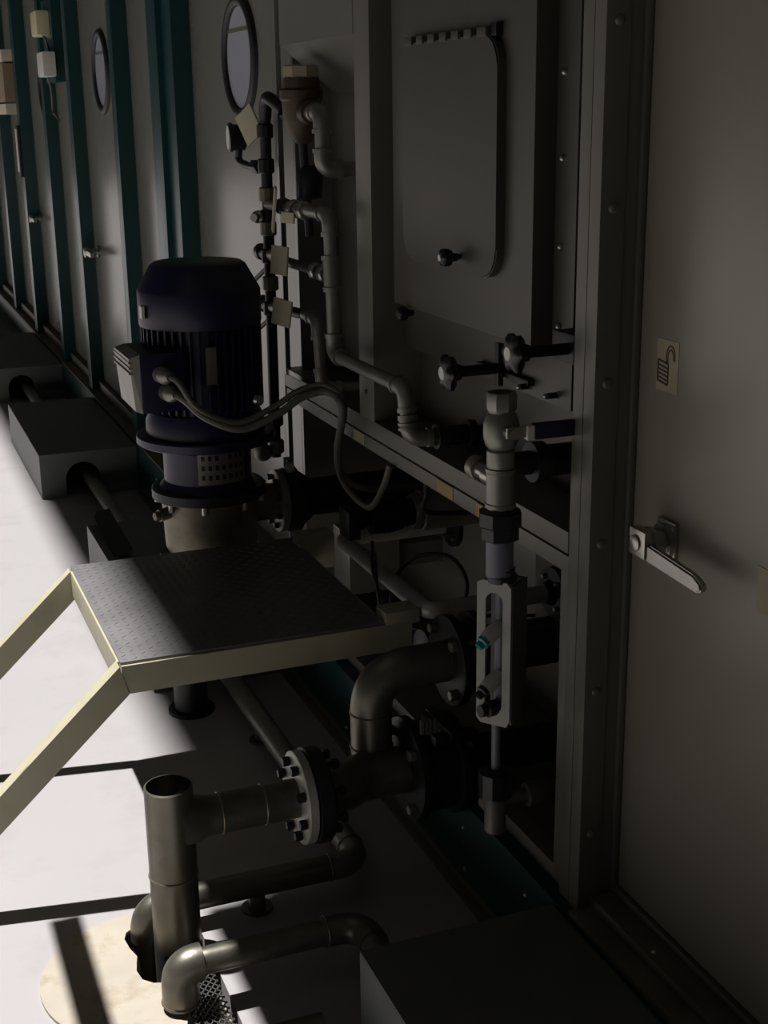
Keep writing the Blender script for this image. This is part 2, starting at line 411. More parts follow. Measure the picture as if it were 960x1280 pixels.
far_door('door_6', 7.79, 8.87, 1.125, 'distant grey door with a round window past the junction boxes', (8.18, 1.70, .175), (8.80, .92))
far_door('door_7', 8.96, 10.02, 1.125, 'distant grey panel behind the pinned notices')
far_door('door_8', 10.1, 11.22, 1.125, 'very distant grey panel beyond the notices')
far_door('door_9', 11.3, 22.0, 1.125, 'last grey panel at the far end of the wall')

# chute at the top of the pipe recess
b = new()
prism(b, [(1.056, 2.885, 1.705), (1.056, 2.885, 2.3), (1.199, 2.885, 2.3), (1.199, 2.885, 1.592)], (0, .535, 0))
ch = solo('outlet_chute', b, 'panel_grey', 'grey sheet-metal chute with a slanted underside above the brown strainer', 'chute', (1.1, 3.15, 1.56))
b = new(); box(b, 1.052, 1.057, 3.24, 3.40, 1.845, 1.87); part(ch, 'name_plate', b, 'white_plastic', 'small white plate')

# ================================================================ INSPECTION COVER
ib = thing('inspection_cover', 'large dull grey raised inspection cover with a round-cornered hatch', 'cover', (1.12, 2.35, 1.04))
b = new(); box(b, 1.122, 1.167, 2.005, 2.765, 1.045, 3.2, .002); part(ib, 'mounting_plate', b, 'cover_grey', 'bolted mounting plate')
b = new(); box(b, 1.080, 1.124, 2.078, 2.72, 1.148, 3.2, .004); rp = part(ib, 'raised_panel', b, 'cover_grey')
def round_rect(x, y0, y1, z0, z1, r, n=8):
    pts = []
    for cy, cz, a0 in ((y1-r, z1-r, 0), (y0+r, z1-r, PI/2), (y0+r, z0+r, PI), (y1-r, z0+r, 1.5*PI)):
        for k in range(n+1):
            a = a0 + PI/2*k/n; pts.append((x, cy+r*math.cos(a), cz+r*math.sin(a)))
    return pts
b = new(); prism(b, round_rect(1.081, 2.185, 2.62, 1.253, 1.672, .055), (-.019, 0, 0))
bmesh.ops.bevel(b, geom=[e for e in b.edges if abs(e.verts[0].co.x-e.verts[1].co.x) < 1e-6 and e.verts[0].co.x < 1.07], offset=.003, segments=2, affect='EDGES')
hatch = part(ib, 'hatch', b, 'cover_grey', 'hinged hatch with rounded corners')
b = new(); box(b, 1.076, 1.082, 2.225, 2.60, 1.668, 1.684, .001); part(hatch, 'hinge_leaf', b, 'cover_grey')
edges = [2.225] + [v for k in range(6) for v in (2.262+k*.055, 2.286+k*.055)] + [2.60]
for k in range(0, len(edges), 2):
    b = new(); box(b, 1.058, 1.078, edges[k], edges[k+1], 1.668, 1.684, .002); part(hatch, 'hinge_knuckle', b, 'cover_grey')
b = new(); box(b, 1.066, 1.082, 2.20, 2.222, 1.668, 1.69, .002); part(hatch, 'hinge_pin', b, 'black_steel')
def star_knob(parent, tip, base_x, r, cap=True):
    # axis along x, tip faces the room
    x, y, z = tip
    b = new(); lathe(b, (x, y, z), (1, 0, 0), [(0, r*.55), (.003, r*.85), (.008, r), (.016, r), (.022, r*.8), (.024, r*.5), (.036, r*.42)], 48, lobes=6, amp=.12)
    k = part(parent, 'star_knob', b, 'black_plastic', 'black star knob')
    b = new(); cyl(b, (x+.03, y, z), (base_x, y, z), r*.32, seg=14); part(k, 'stud', b, 'black_steel')
    if cap:
        b = new(); lathe(b, (x-.002, y, z), (1, 0, 0), [(0, r*.36), (.004, r*.42)], 18); part(k, 'knob_cap', b, 'white_plastic', 'white cap')
    return k
star_knob(ib, (1.02, 2.335, 1.282), 1.07, .016)
star_knob(ib, (.975, 1.955, 1.165), 1.125, .031)
star_knob(ib, (.985, 2.245, 1.082), 1.125, .032)
star_knob(ib, (1.055, 2.64, 1.135), 1.085, .014, False)
b = new(); box(b, 1.108, 1.125, 2.14, 2.36, 1.066, 1.076, .002); box(b, 1.095, 1.106, 2.235, 2.25, 1.05, 1.13, .001)
part(ib, 'clamp_bar', b, 'black_steel', 'black clamp bar')
b = new(); box(b, 1.085, 1.125, 1.935, 2.01, 1.14, 1.19, .004); part(ib, 'clamp_block', b, 'black_steel')
bolts(ib, [(1.122, 2.052, z) for z in (1.604, 1.467, 1.322, 1.186, 1.745)] + [(1.122, 2.05, 1.066), (1.122, 2.155, 1.063), (1.122, 2.285, 1.062)], (-1, 0, 0), 'bright_steel', r=.0065, h=.008)
bolts(ib, [(1.100, 2.05, 1.066), (1.100, 2.155, 1.063)], (-1, 0, 0), 'bright_steel', r=.0055, h=.008, name='stud_end')
for y_, z_ in ((2.05, 1.066), (2.155, 1.063)):
    b = new(); cyl(b, (1.101, y_, z_), (1.123, y_, z_), .0055, seg=10); part(ib, 'stud', b, 'black_steel')


# ================================================================ STEP PLATFORM
SP = thing('step_platform', 'cream painted step platform with a chequered steel top', 'platform', (.4, 2.55, 0))
PX0, PX1, PY0, PY1, PZ = .398, 1.028, 2.500, 3.158, .50
def spart(name, m_, *bx, bev=.002):
    b = new(); box(b, *bx, bev); return part(SP, name, b, m_)
b = new(); box(b, PX0+.004, .963, PY0+.008, PY1-.004, PZ-.006, PZ, .001); tp = part(SP, 'tread_plate', b, 'tread_steel', 'chequered steel plate')
b = new()
nx, ny = 28, 31
for i in range(nx):
    for j in range(ny):
        cx = PX0+.016+i*(.54/(nx-1)); cy = PY0+.02+j*((PY1-PY0-.04)/(ny-1)); a = PI/4 if (i+j) % 2 else -PI/4
        d = Vector((math.cos(a), math.sin(a), 0)); n = Vector((-d.y, d.x, 0))
        c = Vector((cx, cy, PZ-.0005)); L, w, h = .010, .0020, .0014
        lo = [c+d*L, c+n*w, c-d*L, c-n*w]; hi = [c+d*L*.6+Vector((0, 0, h)), c+n*w*.4+Vector((0, 0, h)), c-d*L*.6+Vector((0, 0, h)), c-n*w*.4+Vector((0, 0, h))]
        rings(b, [lo, hi], cap0=False)
part(tp, 'tread_bars', b, 'tread_steel', 'raised tread bars', kind='stuff')
FH = .0615
spart('side_rail', 'cream_paint', PX0+.004, PX1, PY0+.0015, PY0+.028, PZ-.006-FH, PZ-.006)
spart('side_rail', 'cream_paint', PX0+.004, PX1, PY1-.028, PY1-.0015, PZ-.006-FH, PZ-.006)
spart('end_rail', 'cream_paint', PX0, PX0+.022, PY0+.028, PY1-.028, PZ-.006-FH, PZ-.006)
spart('end_rail', 'cream_paint', .950, .972, PY0+.028, PY1-.028, PZ-.04, PZ-.006)
spart('hook_block', 'cream_paint', .968, 1.046, PY0+.002, PY0+.062, PZ-.01, PZ+.02)
spart('hook_block', 'cream_paint', .955, 1.046, PY1-.10, PY1-.038, PZ-.06, PZ+.028)
# stringers and steps
def stringer(y0, y1):
    b = new(); z1 = PZ-.006; sl = .93; zb = z1-FH
    prism(b, [(PX0, y0, z1), (PX0-z1/sl, y0, 0), (PX0+.016-zb/sl, y0, 0), (PX0+.016, y0, zb)], (0, y1-y0, 0))
    return part(SP, 'stringer', b, 'cream_paint')
stringer(PY0, PY0+.038); stringer(PY1-.030, PY1)
b = new(); box(b, -.10, .062, PY0+.037, PY1-.029, .115, .14, .002); part(SP, 'step_tread', b, 'cream_paint')
for y in (PY0, PY1-.03):
    b = new(); box(b, -.16, -.03, y-.006, y+.038, 0, .004); part(SP, 'foot_plate', b, 'cream_paint')

# wall bracket the platform hooks on
UB = thing('support_bracket', 'bent round steel bracket from the wall holding the cream platform', 'bracket', (1.37, 2.78, .5))
b = new(); sweep(b, fillet([(1.375, 2.50, .512), (1.064, 2.50, .512), (1.064, 3.055, .512), (1.375, 3.055, .512)], .03), .0195, 16); part(UB, 'bracket_tube', b, 'flange_steel')
for y in (2.50, 3.055):
    b = new(); lathe(b, (1.375, y, .512), (-1, 0, 0), [(0, .058), (.012, .058), (.014, .03), (.03, .022)], 28); fl = part(UB, 'wall_flange', b, 'black_steel')
    bolts(fl, [(1.363, y+.042*math.cos(a), .512+.042*math.sin(a)) for a in (.8, 2.4, 3.9, 5.5)], (-1, 0, 0), r=.006, h=.01, kind='hex')

# ================================================================ PUMP
PXc, PYc = .7866, 3.29
P = thing('pump', 'upright dark blue electric motor on a cast pump body beside the platform', 'pump', (PXc, PYc, 0))
def plathe(name, m_, prof, seg=40, label=None, parent=None):
    b = new(); lathe(b, (PXc, PYc, 0), (0, 0, 1), prof, seg); return part(parent or P, name, b, m_, label)
plathe('fan_cowl', 'navy', [(1.045, .150), (1.05, .152), (1.128, .152), (1.134, .149), (1.19, .118), (1.197, .108), (1.199, .05), (1.199, .01)], 48, 'blue fan cowl')
plathe('motor_body', 'navy', [(.825, .128), (1.05, .132)], 40)
b = new()
for k in range(44):
    a = 2*PI*k/44; c, s = math.cos(a), math.sin(a); n = Vector((-s, c, 0))*.0022; r0, r1 = .125, .150
    base = [Vector((PXc+c*r0, PYc+s*r0, .825)), Vector((PXc+c*r1, PYc+s*r1, .84)), Vector((PXc+c*r1, PYc+s*r1, 1.045)), Vector((PXc+c*r0, PYc+s*r0, 1.05))]
    rings(b, [[p-n for p in base], [p+n for p in base]])
part(P, 'cooling_fins', b, 'navy', 'fine cooling fins')
plathe('end_bell', 'navy', [(.77, .150), (.805, .150), (.83, .138)], 40)
plathe('motor_flange', 'navy', [(.748, .172), (.751, .176), (.768, .176), (.772, .172)], 48)
plathe('lantern', 'navy', [(.63, .128), (.65, .112), (.73, .112), (.75, .13)], 40)
plathe('cover_flange', 'black_steel', [(.603, .142), (.606, .146), (.628, .146), (.632, .142)], 48)
plathe('volute', 'cast', [(.44, .085), (.45, .108), (.47, .118), (.58, .122), (.604, .125)], 40, 'dull cast pump casing')
b = new(); lathe(b, (.71, PYc+.01, 0), (0, 0, 1), [(0, .062), (.01, .062), (.012, .045), (.40, .045), (.455, .06)], 28); part(P, 'pump_stand', b, 'black_steel')
for a in (-2.6, -1.9, -1.1, -.4, .6, 1.9, 2.8):
    b = new(); p = (PXc+.134*math.cos(a), PYc+.134*math.sin(a), .584); cyl(b, p, (p[0], p[1], .606), .008, seg=8); part(P, 'casing_bolt', b, 'bright_steel')
b = new(); cyl(b, (PXc-.10, PYc-.03, .575), (PXc-.142, PYc-.045, .572), .016, seg=16); hexa(b, (PXc-.14, PYc-.045, .572), (-1, -.3, 0), .022, .016); part(P, 'casing_plug', b, 'cast')
# guard with holes in front of the lantern
b = new(); t = new()
a0, a1, z0, z1 = math.radians(-116), math.radians(-50), .655, .742
na, nz = 15, 7; R = .1145; grid = {}
for i in range(na+1):
    for j in range(nz+1):
        a = a0+(a1-a0)*i/na; grid[i, j] = t.verts.new((PXc+R*math.cos(a), PYc+R*math.sin(a), z0+(z1-z0)*j/nz))
for i in range(na):
    for j in range(nz):
        if i % 2 == 1 and j % 2 == 1 and i not in (0, na-1) and not (i == 7 and j == 5): continue
        t.faces.new((grid[i, j], grid[i+1, j], grid[i+1, j+1], grid[i, j+1]))
bmesh.ops.solidify(t, geom=t.faces[:], thickness=.002)
merge(b, t); part(P, 'perforated_guard', b, 'galvanised', 'pale perforated coupling guard')
# terminal box
b = new(); box(b, .600, .71, 3.14, 3.33, .858, 1.002, .008); tb = part(P, 'terminal_box', b, 'navy', 'blue terminal box')
b = new(); prism(b, [(.602, 3.145, .858), (.586, 3.152, .864), (.576, 3.152, .992), (.602, 3.145, 1.001)], (0, .185, 0)); part(tb, 'box_lid', b, 'galvanised', 'pale grey lid')
b = new()
for z in (.957, .970, .983): box(b, .5745, .588, 3.15, 3.34, z-.003, z+.001)
part(tb, 'lid_ribs', b, 'galvanised')
for x_, z_ in ((.648, .952), (.660, .908)):
    b = new(); lathe(b, (x_, 3.144, z_), (0.25, -1, 0), [(0, .021), (.014, .021), (.016, .017), (.02, .017), (.022, .022), (.034, .020), (.044, .012), (.052, .010)], 20); part(tb, 'cable_gland', b, 'galvanised', 'pale cable gland')
b = new(); box(b, .758, .784, 3.133, 3.142, .917, 1.008, .001); part(P, 'rating_plate', b, 'bright_steel', 'blank silver rating plate')
b = new(); lathe(b, (.883, 3.152, .868), (.3, -1, 0), [(0, .012), (.01, .014), (.018, .01)], 14); part(P, 'lifting_bolt', b, 'bright_steel')
b = new(); box(b, PXc-.155, PXc-.148, PYc-.05, PYc-.02, 1.07, 1.10); part(P, 'sticker', b, 'white_plastic')
# discharge branch
b = new(); cyl(b, (PXc+.08, PYc, .562), (.975, PYc, .562), .048, seg=28); part(P, 'discharge_nozzle', b, 'cast')
b = new(); lathe(b, (.962, PYc, .562), (1, 0, 0), [(0, .078), (.002, .083), (.02, .083), (.022, .078)], 36); fl = part(P, 'discharge_flange', b, 'galvanised')
bolts(fl, [(.962, PYc+.065*math.cos(a), .562+.065*math.sin(a)) for a in (.4, 1.2, 2, 2.75, 3.55, 4.3, 5.1, 5.9)], (-1, 0, 0), 'black_steel', r=.008, h=.012, kind='hex')

D = thing('discharge_pipe', 'dark flanged discharge pipe from the pump into the low bay', 'pipe', (1.1, PYc, .56))
b = new(); lathe(b, (.985, PYc, .562), (1, 0, 0), [(0, .085), (.035, .087), (.037, .08), (.07, .055)], 36); part(D, 'rubber_flange', b, 'rubber', 'black rubber flange joint')
b = new(); cyl(b, (1.02, PYc, .562), (1.378, PYc, .562), .05, seg=28); part(D, 'pipe_body', b, 'black_steel')
b = new(); hexa(b, (1.0, PYc-.02, .655), (-.3, -1, .2), .026, .03); cyl(b, (1.0, PYc, .64), (1.0, PYc, .675), .012, seg=12)
part(D, 'drain_cock', b, 'galvanised')

# ================================================================ CABLES
def cable(name, pts, r, m_, label, cat='cable', loc=None):
    b = new(); sweep(b, spline(pts, 10), r, 10); return solo(name, b, m_, label, cat, loc or pts[0])
cable('motor_cable', [(.662, 3.10, .951), (.674, 3.06, .942), (.712, 3.035, .882), (.795, 3.015, .846), (.885, 3.01, .876), (.945, 3.0, .912), (1.0, 2.98, .925), (1.028, 2.93, .905), (1.034, 2.93, .86),
      (1.036, 2.985, .767), (1.036, 2.96, .693), (1.036, 2.785, .672), (1.036, 2.69, .74), (1.045, 2.665, .80)], .0075, 'cable_grey', 'thin grey cable from the upper gland looping below the rail')
cable('motor_cable', [(.674, 3.10, .907), (.688, 3.06, .898), (.728, 3.03, .860), (.805, 3.01, .831), (.89, 2.995, .862), (.95, 2.985, .90), (1.005, 2.965, .912), (1.022, 2.915, .89), (1.025, 2.925, .84),
      (1.028, 2.965, .77), (1.045, 2.99, .70), (1.10, 2.99, .66), (1.2, 2.98, .65), (1.376, 2.97, .65)], .0095, 'cable_grey', 'thick grey cable from the lower gland to the low bay')

# ================================================================ STANDPIPE AND RISER
def weld(parent, p, d, r):
    b = new(); torus(b, p, d, r, .0022, 36, 6); part(parent, 'weld_seam', b, 'weld_steel')
def bolt_through(parent, o, d, R, n, L, r=.009, a0=.3, m_='black_steel'):
    dd, u, v = frame(d); o = vec(o)
    for k in range(n):
        a = a0+2*PI*k/n; c = o+(u*math.cos(a)+v*math.sin(a))*R
        b = new(); hexa(b, c, -dd, r*1.9, .014); cyl(b, c, c+dd*L, r*.6, seg=8); hexa(b, c+dd*L, dd, r*1.9, .012); part(parent, 'bolt', b, m_)
SX, SY, TZ = .431, 2.25, .272
SPp = thing('standpipe', 'open-topped upright steel pipe with a flanged side branch', 'pipe', (SX, SY, 0))
b = new(); hollow(b, (SX, SY, -.3), (0, 0, 1), .0455, .0415, .650, .30, 40); part(SPp, 'upright', b, 'steel')
b = new()
lathe(b, (SX+.02, SY, TZ), (1, 0, 0), [(0, .05), (.03, .045), (.045, .040), (.06, .0385), (.265, .0385)], 36); br = part(SPp, 'branch', b, 'steel')
weld(SPp, (SX, SY, .165), (0, 0, 1), .0455); weld(SPp, (SX+.095, SY, TZ), (1, 0, 0), .0385); weld(SPp, (SX+.18, SY, TZ), (1, 0, 0), .0385)
FX = .678
b = new(); lathe(b, (FX, SY, TZ), (1, 0, 0), [(0, .0395), (.0, .088), (.002, .091), (.018, .091), (.020, .088)], 48); part(SPp, 'branch_flange', b, 'flange_steel', 'bright steel flange')
bolt_through(SPp, (FX-.001, SY, TZ), (1, 0, 0), .072, 8, .07)
R_ = thing('riser_elbow', 'stainless riser with a swept elbow bending into the wall flanges', 'pipe', (.84, SY, .3))
b = new(); lathe(b, (FX+.0205, SY, TZ), (1, 0, 0), [(0, .085), (.003, .094), (.03, .094), (.034, .09), (.036, .045)], 48); part(R_, 'rubber_flange', b, 'rubber', 'black rubber-faced flange')
b = new(); sweep(b, spline([(FX+.05, SY, TZ), (.78, SY+.01, TZ), (.83, SY+.03, TZ), (.93, SY+.03, TZ)], 6), .048, 32); part(R_, 'tee_body', b, 'steel')
RX = .862
b = new(); sweep(b, [(RX, SY+.07, TZ-.02), (RX, SY+.07, .33)] + fillet([(RX, SY+.07, .34), (RX, SY+.07, .474), (1.03, SY+.07, .474)], .085, 12), .042, 28); part(R_, 'elbow', b, 'steel')
weld(R_, (RX, SY+.07, .392), (0, 0, 1), .042); weld(R_, (RX, SY+.07, .318), (0, 0, 1), .0425)
# upper flanged valve
def flange_set(name, label, x0, x1, y, z, r, r_body, lab2=None):
    T = thing(name, label, 'valve', (x0, y, z-r))
    b = new(); lathe(b, (x0, y, z), (1, 0, 0), [(0, r*.9), (.003, r), (.02, r), (.023, r*.92)], 40); part(T, 'flange', b, 'black_steel')
    b = new(); lathe(b, (x0+.02, y, z), (1, 0, 0), [(0, r_body), (x1-x0-.04, r_body)], 36); part(T, 'valve_body', b, 'rubber')
    b = new(); lathe(b, (x1-.023, y, z), (1, 0, 0), [(0, r*.92), (.003, r), (.02, r), (.023, r*.9)], 40); part(T, 'flange', b, 'black_steel')
    bolt_through(T, (x0, y, z), (1, 0, 0), r*.8, 4, x1-x0, .0105, a0=.8, m_='galvanised')
    b = new(); cyl(b, (x1-.01, y, z), (1.378, y, z), .042, seg=28); part(T, 'wall_stub', b, 'black_steel')
    return T
flange_set('flanged_valve', 'black flanged valve joining the swept elbow to the wall', 1.025, 1.10, SY+.07, .474, .094, .074)
LV = flange_set('flanged_valve', 'larger black flanged valve low down beside the teal channel', .915, 1.025, SY+.03, .272, .106, .094)
b = new(); cyl(b, (.97, SY, .35), (.97, SY, .398), .028, .024, 20); part(LV, 'valve_neck', b, 'rubber')
b = new(); box(b, .93, 1.02, SY-.10, SY-.075, .375, .395, .004); box(b, .96, .985, SY-.11, SY+.02, .388, .402, .003); part(LV, 'valve_lever', b, 'black_plastic')
b = new()
for k in range(5): box(b, .93+k*.009, .935+k*.009, SY-.03, SY-.02, .37, .40)
part(LV, 'valve_scale', b, 'galvanised')

# ================================================================ DRAIN PIPES
DP = thing('drain_pipe', 'long floor pipe running through the grey covers and turning into the sump', 'pipe', (.815, 2.25, 0))
b = new(); sweep(b, fillet([(.832, 12, .058), (.832, 2.322, .058), (.762, 2.322, .058)], .05, 8), .027, 20); part(DP, 'pipe_run', b, 'galvanised')
b = new(); sweep(b, fillet([(.77, 2.322, .058), (.383, 2.322, .058), (.383, 2.322, -.3)], .055, 10), .027, 22); part(DP, 'sump_branch', b, 'steel')
b = new(); sweep(b, fillet([(.383+.06, 2.322, .058), (.383, 2.322, .058), (.383, 2.322, -.01)], .052, 10), .0305, 22); part(DP, 'down_elbow', b, 'steel')
weld(DP, (.765, 2.322, .058), (1, 0, 0), .0275); weld(DP, (.832, 2.38, .058), (0, 1, 0), .0275)
for x_, y_ in ((.61, 2.322), (.832, 5.25), (.832, 3.05)):
    b = new(); cyl(b, (x_, y_, 0), (x_, y_, .05), .017, seg=14); cyl(b, (x_, y_, 0), (x_, y_, .006), .032, seg=16); part(DP, 'pipe_support', b, 'steel')
DB = thing('drain_pipe', 'short floor pipe elbowing out of the nearest grey cover into the sump', 'pipe', (.74, 2.05, 0))
b = new(); sweep(b, fillet([(.74, 1.70, .09), (.74, 2.065, .09), (.395, 2.065, .09), (.395, 2.065, -.3)], .055, 10), .025, 22); part(DB, 'pipe_run', b, 'steel')
b = new(); sweep(b, fillet([(.435, 2.065, .09), (.395, 2.065, .09), (.395, 2.065, .015)], .034, 10), .034, 22); part(DB, 'down_elbow', b, 'steel')
b = new(); sweep(b, fillet([(.665, 2.065, .09), (.74, 2.065, .09), (.74, 1.995, .09)], .055, 10), .0285, 22); part(DB, 'elbow', b, 'steel')
weld(DB, (.67, 2.065, .09), (1, 0, 0), .0285); weld(DB, (.395, 2.065, .02), (0, 0, 1), .034)
DC = thing('drain_pipe', 'third pipe elbow dropping into the sump beside the round plate', 'pipe', (.43, 1.90, 0))
b = new(); sweep(b, fillet([(.60, 1.875, .035), (.44, 1.875, .035), (.44, 1.875, -.3)], .05, 10), .028, 22); part(DC, 'pipe_run', b, 'steel')
b = new(); cyl(b, (.59, 1.875, 0), (.59, 1.875, .035), .018, seg=14); part(DC, 'pipe_support', b, 'steel')

# sump cover plate and mesh
b = new(); cx, cy, R = .362, 2.19, .200
arc = [(cx+R*math.cos(math.radians(a)), cy+R*math.sin(math.radians(a))) for a in range(88, 282, 6)]
inner = [(.392, 2.01), (.402, 2.05), (.392, 2.085), (.386, 2.12), (.383, 2.145), (.362, 2.152), (.345, 2.17), (.340, 2.20), (.345, 2.225), (.350, 2.245), (.342, 2.275), (.338, 2.31), (.345, 2.33), (.366, 2.345)]
prism(b, [(x, y, .0005) for x, y in arc+inner], (0, 0, .006))
solo('sump_plate', b, 'plate_dirty', 'dirty cream round cover plate with a rough cut-out around the pipes', 'plate', (.25, 2.19, 0))
b = new()
for k in range(-9, 24):
    for sgn in (1, -1):
        x0, y0 = .405, 1.90+k*.017; x1 = .475
        pts = [(x0+(x1-x0)*i/10, y0+sgn*(x1-x0)*1.25*i/10, 0) for i in range(11)]
        pts = [p for p in pts if 1.90 <= p[1] <= 2.17]
        if len(pts) > 1:
            a_, c_ = vec(pts[0]), vec(pts[-1]); d = (c_-a_).normalized(); n = Vector((-d.y, d.x, 0))*.0011
            prism(b, [a_-n, c_-n, c_+n, a_+n], (0, 0, .002))
o = solo('expanded_mesh', b, 'bright_steel', 'small piece of expanded metal mesh over the sump', 'mesh', (.44, 2.03, 0))

# ================================================================ PIPE COVERS
def pipe_cover(y0, y1, x0, label, arch=True):
    b = new(); H = .19; t = .006; x1 = 1.027
    box(b, x0, x1, y0, y1, H-t, H, .001); box(b, x0, x0+t, y0, y1, 0, H-t)
    ac, ar = .795, .072
    for ye in (y0, y1-t):
        n = 10
        prof = [(x0+t, 0), (x0+t, H-t), (x1, H-t), (x1, 0), (ac+ar, 0), (ac+ar, .075)]
        prof += [(ac+ar*math.cos(PI*k/n), .075+ar*math.sin(PI*k/n)) for k in range(1, n)] + [(ac-ar, .075), (ac-ar, 0)]
        # split into quads around the arch so the face stays clean
        top = [(ac+ar*math.cos(PI*k/n), .075+ar*math.sin(PI*k/n)) for k in range(n+1)]
        prism(b, [(x, ye, z) for x, z in [(x0+t, 0), (x0+t, H-t), (ac-ar, H-t), (ac-ar, 0)]], (0, t, 0))
        prism(b, [(x, ye, z) for x, z in [(ac+ar, 0), (ac+ar, H-t), (x1, H-t), (x1, 0)]], (0, t, 0))
        for k in range(n):
            (xa, za), (xb, zb) = top[k], top[k+1]
            prism(b, [(xa, ye, za), (xa, ye, H-t), (xb, ye, H-t), (xb, ye, zb)], (0, t, 0))
    return solo('pipe_cover', b, 'cover_box', label, 'pipe cover', ((x0+x1)/2, (y0+y1)/2, 0), 'grey floor pipe covers')
pipe_cover(.62, 1.85, .660, 'grey steel pipe cover on the floor below the big door')
pipe_cover(3.45, 4.495, .640, 'grey steel pipe cover on the floor behind the pump')
pipe_cover(5.57, 6.69, .620, 'grey steel pipe cover on the floor below the round-window door')
pipe_cover(7.68, 8.95, .660, 'grey steel pipe cover farthest along the teal channel')
b = new(); prism(b, [(.668, 4.50, .215), (.684, 4.545, .222), (.684, 4.13, .196), (.664, 4.10, .1905)], (.045, 0, .006))
solo('rubber_pad', b, 'rubber', 'black rubber pad lying on the pipe cover behind the pump', 'pad', (.70, 4.3, .19))

# ================================================================ VALVE COLUMN
VX, VY = .945, 1.915
BV = thing('ball_valve', 'steel ball valve with a dark blue lever above the flow meter', 'valve', (VX, VY, .985))
b = new(); lathe(b, (VX, VY, .985), (0, 0, 1), [(0, .022), (.004, .0235), (.03, .0235), (.034, .020), (.04, .026), (.055, .0295), (.075, .0295), (.09, .025), (.094, .021), (.1, .021)], 28); part(BV, 'valve_body', b, 'galvanised')
b = new(); lathe(b, (VX, VY, 1.083), (0, 0, 1), [(0, .024), (.004, .026), (.026, .026), (.029, .0245), (.029, .018), (.006, .018)], 8); part(BV, 'end_nut', b, 'galvanised')
b = new(); cyl(b, (VX, VY, 1.088), (VX, VY, 1.0945), .0182, seg=20); part(BV, 'bore', b, 'galvanised')
b = new(); lathe(b, (VX, VY-.02, 1.052), (0, -1, 0), [(0, .011), (.02, .011), (.022, .009), (.03, .009)], 14); part(BV, 'stem', b, 'bright_steel')
b = new(); prism(b, [(VX-.012, VY-.046, 1.045), (VX-.012, VY-.046, 1.062), (VX+.02, VY-.046, 1.062), (VX+.05, VY-.046, 1.056), (VX+.05, VY-.046, 1.044), (VX+.02, VY-.046, 1.045)], (0, .004, 0)); lev = part(BV, 'lever', b, 'bright_steel')
b = new(); box(b, VX+.022, VX+.036, VY-.051, VY-.037, 1.04, 1.064, .003); part(BV, 'lever_band', b, 'white_plastic')
b = new(); box(b, VX+.034, VX+.128, VY-.052, VY-.036, 1.040, 1.066, .004); part(BV, 'lever_grip', b, 'blue_grip', 'dark blue lever grip')
TE = thing('pipe_tee', 'steel pipe tee with a capped side branch below the ball valve', 'tee', (VX, VY, .92))
b = new(); lathe(b, (VX, VY, .918), (0, 0, 1), [(0, .0255), (.008, .0255), (.01, .024), (.06, .024), (.062, .0255), (.068, .0255)], 28); part(TE, 'tee_body', b, 'galvanised')
b = new(); lathe(b, (VX, VY+.01, .965), (0, 1, 0), [(0, .02), (.03, .02), (.032, .015), (.075, .015)], 20); part(TE, 'side_branch', b, 'bright_steel')
b = new(); lathe(b, (VX, VY+.075, .965), (0, 1, 0), [(0, .019), (.002, .021), (.022, .021), (.026, .016)], 20); part(TE, 'end_cap', b, 'galvanised')
b = new(); lathe(b, (VX+.01, VY+.015, .985), (1, 0, 0), [(0, .02), (.05, .02), (.052, .034), (.075, .034), (.077, .027), (.17, .027), (.172, .036), (.185, .036), (.187, .028), (.225, .028)], 24); part(TE, 'wall_nipple', b, 'black_steel', 'dark pipe to the wall')
UN = thing('union_nut', 'dark octagonal union nut and grey plastic pipe above the flow meter', 'fitting', (VX, VY, .80))
b = new(); lathe(b, (VX, VY, .862), (0, 0, 1), [(0, .026), (.004, .033), (.024, .033), (.028, .037), (.05, .037), (.054, .03), (.058, .026)], 8); part(UN, 'nut', b, 'black_plastic')
b = new(); cyl(b, (VX, VY, .800), (VX, VY, .865), .0235, seg=26); part(UN, 'plastic_pipe', b, 'pvc_grey')

# flow meter: slotted bracket turned towards the room
FM = thing('flow_meter', 'flow meter with a pale slotted bracket and clear cups', 'meter', (.945, 1.93, .51))
ang = math.radians(38); du = Vector((math.sin(ang), -math.cos(ang), 0)); dn = Vector((math.cos(ang), math.sin(ang), 0))  # dn points away from the room
o0 = Vector((.910, 1.928, 0)); wv, zt, zb_ = .063, .795, .534
def fp(u, z, n=0.0): return o0 + du*u + dn*n + Vector((0, 0, z))
def slot(u0, u1, za, zb, nn=8):
    r = (u1-u0)/2; c = (u0+u1)/2; pts = []
    for k in range(nn+1): a = PI*k/nn; pts.append((c+r*math.cos(a), zb-r+r*math.sin(a)))
    for k in range(nn+1): a = PI+PI*k/nn; pts.append((c+r*math.cos(a), za+r+r*math.sin(a)))
    return pts
inn = slot(.016, .048, zb_+.022, zt-.02); out_ = []
for (u, z) in inn:
    c = wv/2; zc = min(max(z, zb_+.05), zt-.05); d = Vector((u-c, z-zc)) if abs(z-zc) > 1e-6 else Vector((u-c, 0))
    d.normalize()
    s = min((wv/2)/abs(d.x) if abs(d.x) > 1e-4 else 9, ((zt-zc) if d.y > 0 else (zc-zb_))/abs(d.y) if abs(d.y) > 1e-4 else 9)
    out_.append((c+d.x*s, zc+d.y*s))
b = new(); frame_plate(b, [fp(u, z) for u, z in out_], [fp(u, z) for u, z in inn], dn*.005); part(FM, 'slotted_bracket', b, 'meter_white', 'pale slotted bracket plate')
b = new(); prism(b, [fp(wv-.003, zb_+.005, .004), fp(wv+.002, zb_+.005, .004), fp(wv+.002, zb_+.005, .06), fp(wv-.003, zb_+.005, .06)], (0, 0, zt-zb_-.01))
